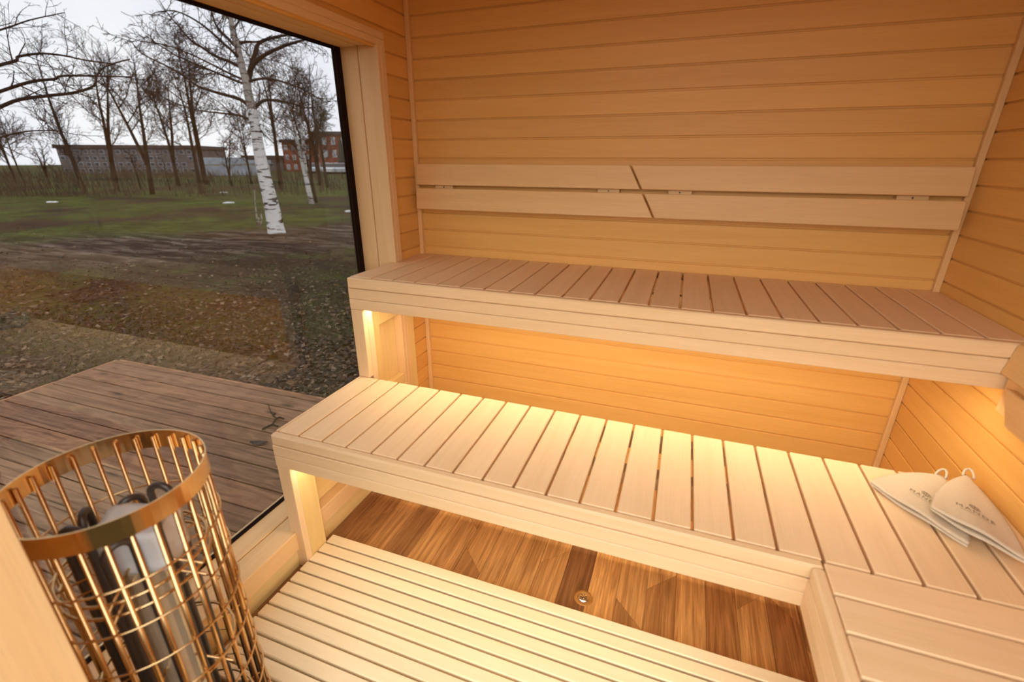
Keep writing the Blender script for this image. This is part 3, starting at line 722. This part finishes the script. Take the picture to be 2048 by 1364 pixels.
# wood behind
def bare_tree(label, base, wpx, topy, seed, lean=0.0, fork=None, mat='bark', dens=1.1, lv=3, br0=.28, name='bare_tree', spread=1.0, twl=None, up=.25, trmat=None):
    spread *= 1.25
    b0 = gpt(*base); d0 = dep_of(b0); tr = random.Random(seed)
    # height so that its top reaches the given pixel row
    lo, hi = 0, 40
    for _ in range(30):
        mdl = (lo+hi)/2; q = b0+Vector((0, 0, mdl)); dq = q-CAM; py = dq.dot(AX_D)/dq.dot(_f)*F_PX+682
        if py > topy: lo = mdl
        else: hi = mdl
    H = lo; r0 = wpx*d0/F_PX/2
    root = empty(name, b0, label=label, cat='tree', group='bare trees beyond the clearing')
    def stem(p0, h, r, ln, sd):
        pts = [p0]; v = Vector((ln, sd*.3, 1)).normalized(); n_ = 9
        for i in range(n_):
            v = (v+Vector((tr.gauss(0, .035), tr.gauss(0, .035), .05))).normalized(); pts.append(pts[-1]+v*h/n_)
        return pts, [r*(1-.93*i/n_)+.004 for i in range(n_+1)]
    mb = MB(); tw = MB()
    stems = [stem(b0-Vector((0, 0, .1)), H, r0, lean, tr.uniform(-.3, .3))]
    if fork: stems.append(stem(stems[0][0][2], H*.8, r0*.75, lean+fork, tr.uniform(-.3, .3)))
    for pts, rl in stems:
        mb.tube(pts, rl, 8)
        up_pts = pts[max(1, int(br0*9)):]; up_rl = rl[max(1, int(br0*9)):]
        grow(tw, up_pts, up_rl, 3, tr, lv, dens*9/max(H, 5), twl or H*.43, up, spread, .27*d0/F_PX)
    mb.build('trunk', trmat or mat, root, True); c = tw.build('branches', mat, root); c['kind'] = 'stuff'
    return root
T = [('leaning bare tree with dark forked trunk, far left of the wood', (168, 387), 9, 95, -.02, None), ('thin bare tree crossing the foot of the far left leaning tree', (171, 384), 5, 215, .14, None),
     ('bare tree with round twiggy crown, second dark trunk from the left', (234, 382), 10, 110, .0, .12), ('straight bare tree with upright crown in the middle of the wood', (305, 388), 9, 100, -.02, -.15),
     ('bare tree with a knotted fork left of the twin trunks', (358, 372), 7, 150, -.04, .2), ('darker left trunk of the twin trees left of the white birch', (405, 388), 8, 140, -.05, None),
     ('straight right trunk of the twin trees left of the white birch', (411, 369), 10, 85, -.02, .1), ('small bushy bare tree with low spreading crown', (464, 373), 4.5, 270, .02, .2),
     ('thin young bare tree just left of the white birch', (503, 368), 4, 215, .0, -.1), ('dark bare tree directly right of the white birch', (563, 377), 9, 118, .0, .12),
     ('thick dark bare tree in front of the brick building', (641, 371), 10, 150, -.03, .18), ('short dark bare tree right of the thick one by the building', (655, 375), 7, 215, .0, None),
     ('dark bare tree leaning beside the small birch', (633, 406), 6, 165, -.06, .1),
     ('small scrubby bare tree near the left edge of the window', (34, 368), 5, 230, -.03, .15), ('second scrubby bare tree near the left edge of the window', (52, 373), 4, 205, -.02, None),
     ('low dense bare shrub tree left of the leaning tree', (100, 370), 5, 285, .02, .25), ('slim bare sapling between the second and third trunks', (282, 378), 4, 300, -.05, None), ('slim bare sapling left of the knotted tree', (340, 380), 3, 310, -.08, None)]
for i, (lab, base, wpx, ty, ln, fk) in enumerate(T): bare_tree(lab, base, wpx, ty, 20+i, ln, fk, dens=2.3 if ty < 200 else 2.2, lv=3)
bare_tree('smaller white birch to the right of the tall one', (624, 408), 10, 100, 61, -.03, .12, 'limb', dens=2.0, name='small_birch', trmat='birch')

# tree left of the view whose limbs hang into the picture
od = 7.5; ot = empty('overhanging_tree', gpt(-330, 620), label='bare tree beyond the left edge with long limbs reaching into view', cat='tree')
b0 = Vector(ot.location); d0 = dep_of(b0)
ol = [([(-260, 190), (-130, 165), (0, 130), (33, 121), (37, 113), (84, 107), (132, 112), (163, 119), (230, 128)], 7, .5), ([(-250, 280), (-120, 225), (0, 183), (64, 163), (110, 158), (123, 152), (194, 152), (264, 154)], 7, -.5),
      ([(-240, 330), (-110, 258), (0, 214), (40, 199), (110, 190), (145, 186), (182, 175), (192, 163), (194, 152), (211, 133), (260, 118)], 7.5, .3), ([(-280, 120), (-120, 90), (0, 60), (60, 40), (130, 25)], 5, 1.0), ([(-240, 360), (-60, 300), (0, 275), (60, 262), (120, 262)], 4, -1.0)]
mb = MB(); tq = [depth(-238, 520, d0)]; tl = [b0-Vector((0, 0, .1))]+[depth(a, c, d0+(od-d0)*t) for a, c, t in ((-300, 480, .4), (-270, 380, .8), (-255, 290, 1), (-262, 190, 1), (-280, 110, 1), (-300, 0, 1))]
mb.tube(smooth(tl), [.14-.0055*i for i in range(19)], 9); mb.build('trunk', 'bark', ot, True)
tr = random.Random(5); twg = MB()
for px, wd, dd in ol:
    q = smooth(poly(px, od, dd)); n_ = len(q); rl = [wd*od/F_PX/2*(1-.8*i/(n_-1))+.003 for i in range(n_)]
    mb = MB(); mb.tube(q, rl, 6); mb.build('limb', 'limb', ot, True)
    grow(twg, q, rl, 3, tr, 3, 3.2, 1.1, .05, 1.0, .42*od/F_PX)
tg = twg.build('twigs', 'limb', ot); tg['kind'] = 'stuff'

# ------------------------------------------------------------------ buildings far behind
def bmat(name, c, brick=False):
    m, nt, b = newmat(name); tcn = N(nt, 'ShaderNodeTexCoord'); nz = N(nt, 'ShaderNodeTexNoise', Scale=1.4, Detail=7.0); nt.links.new(tcn.outputs['Object'], nz.inputs['Vector'])
    nt.links.new(mixc(nt, ramp(nt, nz.outputs['Fac'], .35, .65), [x*.75 for x in c], [x*1.2 for x in c]), b.inputs['Base Color']); b.inputs['Roughness'].default_value = .9; b.inputs['Specular IOR Level'].default_value = .1
    return m
M['brick'] = bmat('red_brick', (.25, .085, .055)); M['grey_wall'] = bmat('grey_brown_render', (.17, .145, .135)); M['pale_wall'] = bmat('pale_render', (.60, .57, .54)); M['roof_dark'] = bmat('dark_roof', (.09, .075, .075)); M['roof_grey'] = bmat('grey_roof', (.36, .40, .44))
M['pane'] = plain('window_pane', (.34, .36, .38), .15); M['pane_dark'] = plain('dark_window_pane', (.035, .037, .04), .15); M['fence'] = bmat('blue_grey_fence', (.32, .36, .41)); M['fir'] = plain('fir_green', (.03, .045, .03), .9)
def building(name, label, pl, pr, top, basey, deep, wall, roof, floors, cols, pane='pane', roofh=.5, yaw=0.0, win=(.5, .55)):
    a = gpt(pl, basey); c = gpt(pr, basey); c0 = (a+c)/2; ax = Vector((c.x-a.x, c.y-a.y, 0)); W = ax.length; ax.normalize()
    d = dep_of(c0); tp_ = c0.copy(); lo, hi = 0, 60
    for _ in range(30):
        mdl = (lo+hi)/2; q = c0+Vector((0, 0, mdl)); dq = q-CAM; py = dq.dot(AX_D)/dq.dot(_f)*F_PX+682
        if py > top: lo = mdl
        else: hi = mdl
    H = lo
    root = empty(name, (c0.x, c0.y, GZ), label=label, cat='building'); root.rotation_euler = (0, 0, math.atan2(ax.y, ax.x)+yaw)
    def part(nm, x0, x1, y0, y1, z0, z1, mat, par=None):
        mb = MB(); mb.box(x0, x1, y0, y1, z0, z1); o = mb.build(nm, mat); o.parent = par or root; return o
    part('wall', -W/2, W/2, 0, deep, -.2, H-roofh, wall); part('roof', -W/2-.25, W/2+.25, -.25, deep+.25, H-roofh, H, roof)
    fw = W/cols; fh_ = (H-roofh)/floors
    for i in range(floors):
        for j_ in range(cols):
            if rnd.random() < .06: continue
            x = -W/2+fw*(j_+.5); z = fh_*(i+.5); ww, hh = fw*win[0]/2, fh_*win[1]/2
            fo = part('window', x-ww-.08, x+ww+.08, -.05, .05, z-hh-.08, z+hh+.08, 'pale_wall' if wall != 'grey_wall' else 'roof_grey')
            part('pane', x-ww, x+ww, -.08, -.03, z-hh, z+hh, pane, fo)
    return root
building('brick_building', 'tall red brick block at the right edge of the window view', 630, 735, 263, 344.5, 12, 'brick', 'roof_dark', 3, 6, roofh=.5, win=(.36, .5))
building('brick_annex', 'lower red brick wing left of the tall brick block', 572, 629, 279, 343.5, 10, 'brick', 'roof_dark', 3, 4, win=(.34, .45))
building('apartment_block', 'long grey brown flat block behind the wood on the left', 128, 396, 290, 347, 10, 'grey_wall', 'roof_dark', 4, 17, 'pane_dark', win=(.45, .5))
building('white_shed', 'low white shed with grey roof left of the white birch', 410, 468, 315, 349, 4, 'pale_wall', 'roof_grey', 1, 4, 'pane_dark', roofh=.9, win=(.22, .3))
building('pale_house', 'pale low house with dark window near the white birch', 473, 520, 320, 348, 4, 'pale_wall', 'roof_grey', 1, 2, 'pane_dark', roofh=.5, win=(.2, .35))
building('brown_shed', 'long brown flat shed behind the white birch', 492, 568, 311, 342, 5, 'grey_wall', 'roof_dark', 1, 5, 'pane_dark', roofh=.6, win=(.3, .3))
# boundary fence
fa, fb = gpt(402, 351.5), gpt(540, 350.5); fe = empty('metal_fence', (fa+fb)/2, label='low blue grey panel fence in front of the pale sheds', cat='fence'); n_ = 14
for i in range(n_):
    p, q = fa.lerp(fb, i/n_), fa.lerp(fb, (i+.94)/n_); mb = MB(); h = 1.15; t = Vector((.05, .05, 0))
    mb.v = [p, q, q+t, p+t, p+Vector((0, 0, h)), q+Vector((0, 0, h)), q+t+Vector((0, 0, h)), p+t+Vector((0, 0, h))]; mb.f = [(0, 1, 2, 3), (4, 5, 6, 7), (0, 1, 5, 4), (1, 2, 6, 5), (2, 3, 7, 6), (3, 0, 4, 7)]
    mb.build('panel', 'fence', fe)
# parked cars in front of the brick block
def car(label, px, py, col, n0):
    p = gpt(px, py); root = empty('parked_car', p+Vector((0, 0, .02)), label=label, cat='car', group='cars parked by the brick block'); root.rotation_euler = (0, 0, YAW*-1+R(40))
    root.rotation_euler = (0, 0, math.atan2(p.y-CAM.y, p.x-CAM.x)+R(4))
    def pr(nm, prof, w_, mat, par=None):
        vv = [Vector((x, s*w_/2, z)) for s in (-1, 1) for x, z in prof]; k = len(prof)
        o = obj(nm, vv, [tuple(range(k))[::-1], tuple(range(k, 2*k))]+[(i, (i+1) % k, k+(i+1) % k, k+i) for i in range(k)], mat); o.parent = root; return o
    pr('body', [(-2.1, .3), (2.1, .3), (2.15, .7), (1.3, .88), (-1.9, .92), (-2.15, .75)], 1.75, plain('car_paint_%d' % n0, col, .25))
    pr('cabin', [(-1.75, .92), (.95, .9), (.35, 1.42), (-1.2, 1.45)], 1.55, M['pane_dark']); pr('roof', [(-1.2, 1.45), (.35, 1.42), (.3, 1.47), (-1.15, 1.5)], 1.5, plain('car_roof_%d' % n0, col, .25))
    for x in (-1.3, 1.3):
        mb = MB(); mb.tube([(x, -.9, .32), (x, .9, .32)], .32, 14); o = mb.build('wheel_pair', 'black'); o.parent = root
for i, (lab, px, py, c) in enumerate((('white car parked in front of the brick block, nearest the thick dark tree', 657, 347.6, (.8, .8, .8)), ('silver car parked between the white car and the window frame', 682, 347.8, (.55, .57, .6)), ('dark grey car parked right beside the window frame', 707, 348, (.12, .14, .17)), ('pale blue car parked behind the small birch', 628, 346.5, (.55, .62, .68)))): car(lab, px, py, c, i)
# small fir by the brick block
p = gpt(688, 345.9); fr_ = empty('small_fir', p, label='small dark green fir in front of the brick block', cat='tree'); mb = MB()
for k in range(9):
    z = .5+k*.55; r = 1.25*(1-k/9.5); mb.lathe([(r, z-.35), (r*.55, z+.2), (.06, z+.7)], 9+k % 3, (p.x, p.y, GZ))
mb.build('needles', 'fir', fr_); mb = MB(); mb.tube([p, p+Vector((0, 0, 2))], .12, 7); mb.build('trunk', 'bark', fr_)
# white scraps on the grass
for lab, px, py, sx in (('white scrap lying on the green grass left of the white birch', 457, 406, .55), ('pale scrap lying on the mud beyond the green strip', 448, 386, .5), ('pale scrap on the grass at the far left', 106, 407, .5), ('pale scrap in the grass right of the small birch', 697, 424, .3)):
    p = gpt(px, py); bm = bmesh.new(); bmesh.ops.create_icosphere(bm, subdivisions=2, radius=1)
    for v in bm.verts: v.co = Vector((v.co.x*sx/2, v.co.y*sx*.3, v.co.z*.05)) + noise.noise_vector(v.co*2+Vector((px, 0, 0)))*.04
    me = bpy.data.meshes.new('white_scrap'); bm.to_mesh(me); bm.free(); o = link('white_scrap', me, M['white'], None, (p.x, p.y, gh(p.x, p.y)+.03)); o.rotation_euler = (0, 0, .6); tag(o, lab, 'scrap', 'white scraps on the ground')

# dry scrub and tall dead grass across the clearing in front of the buildings
vv = []; ff = []; tr = random.Random(12)
for i in range(5200):
    px = tr.uniform(-60, 720); py = 352+tr.random()**1.3*42
    if px > 430 and tr.random() < .6: continue
    p = gpt(px, py); d0 = dep_of(p)
    if noise.noise(Vector((p.x*.12, p.y*.12, 3))) < -.12: continue
    h = tr.uniform(.35, 1.25)*(1.4 if px < 300 else 1.0); w_ = .55*d0/F_PX; a = tr.uniform(0, 6.3); b0 = len(vv)
    ln = Vector((math.cos(a), math.sin(a), 0))*h*tr.uniform(.05, .5); sd = Vector((AX_R.x, AX_R.y, 0))*w_; q = Vector((p.x, p.y, GZ-.05))
    vv += [q-sd, q+sd, q+ln*.45+Vector((0, 0, h*.6))+sd*.7, q+ln*.45+Vector((0, 0, h*.6))-sd*.7, q+ln+Vector((0, 0, h))]; ff += [(b0, b0+1, b0+2, b0+3), (b0+3, b0+2, b0+4)]
m, nt, b = newmat('dry_scrub')
g = N(nt, 'ShaderNodeNewGeometry'); c = ramp(nt, g.outputs['Random Per Island'], 0, 1, (.03, .022, .014), (.12, .095, .05)); nt.links.new(c, b.inputs['Base Color']); b.inputs['Roughness'].default_value = .9
o = obj('dry_scrub', vv, ff, m); tag(o, 'dry brown scrub and dead stalks between the far trees', 'scrub', kind='stuff')
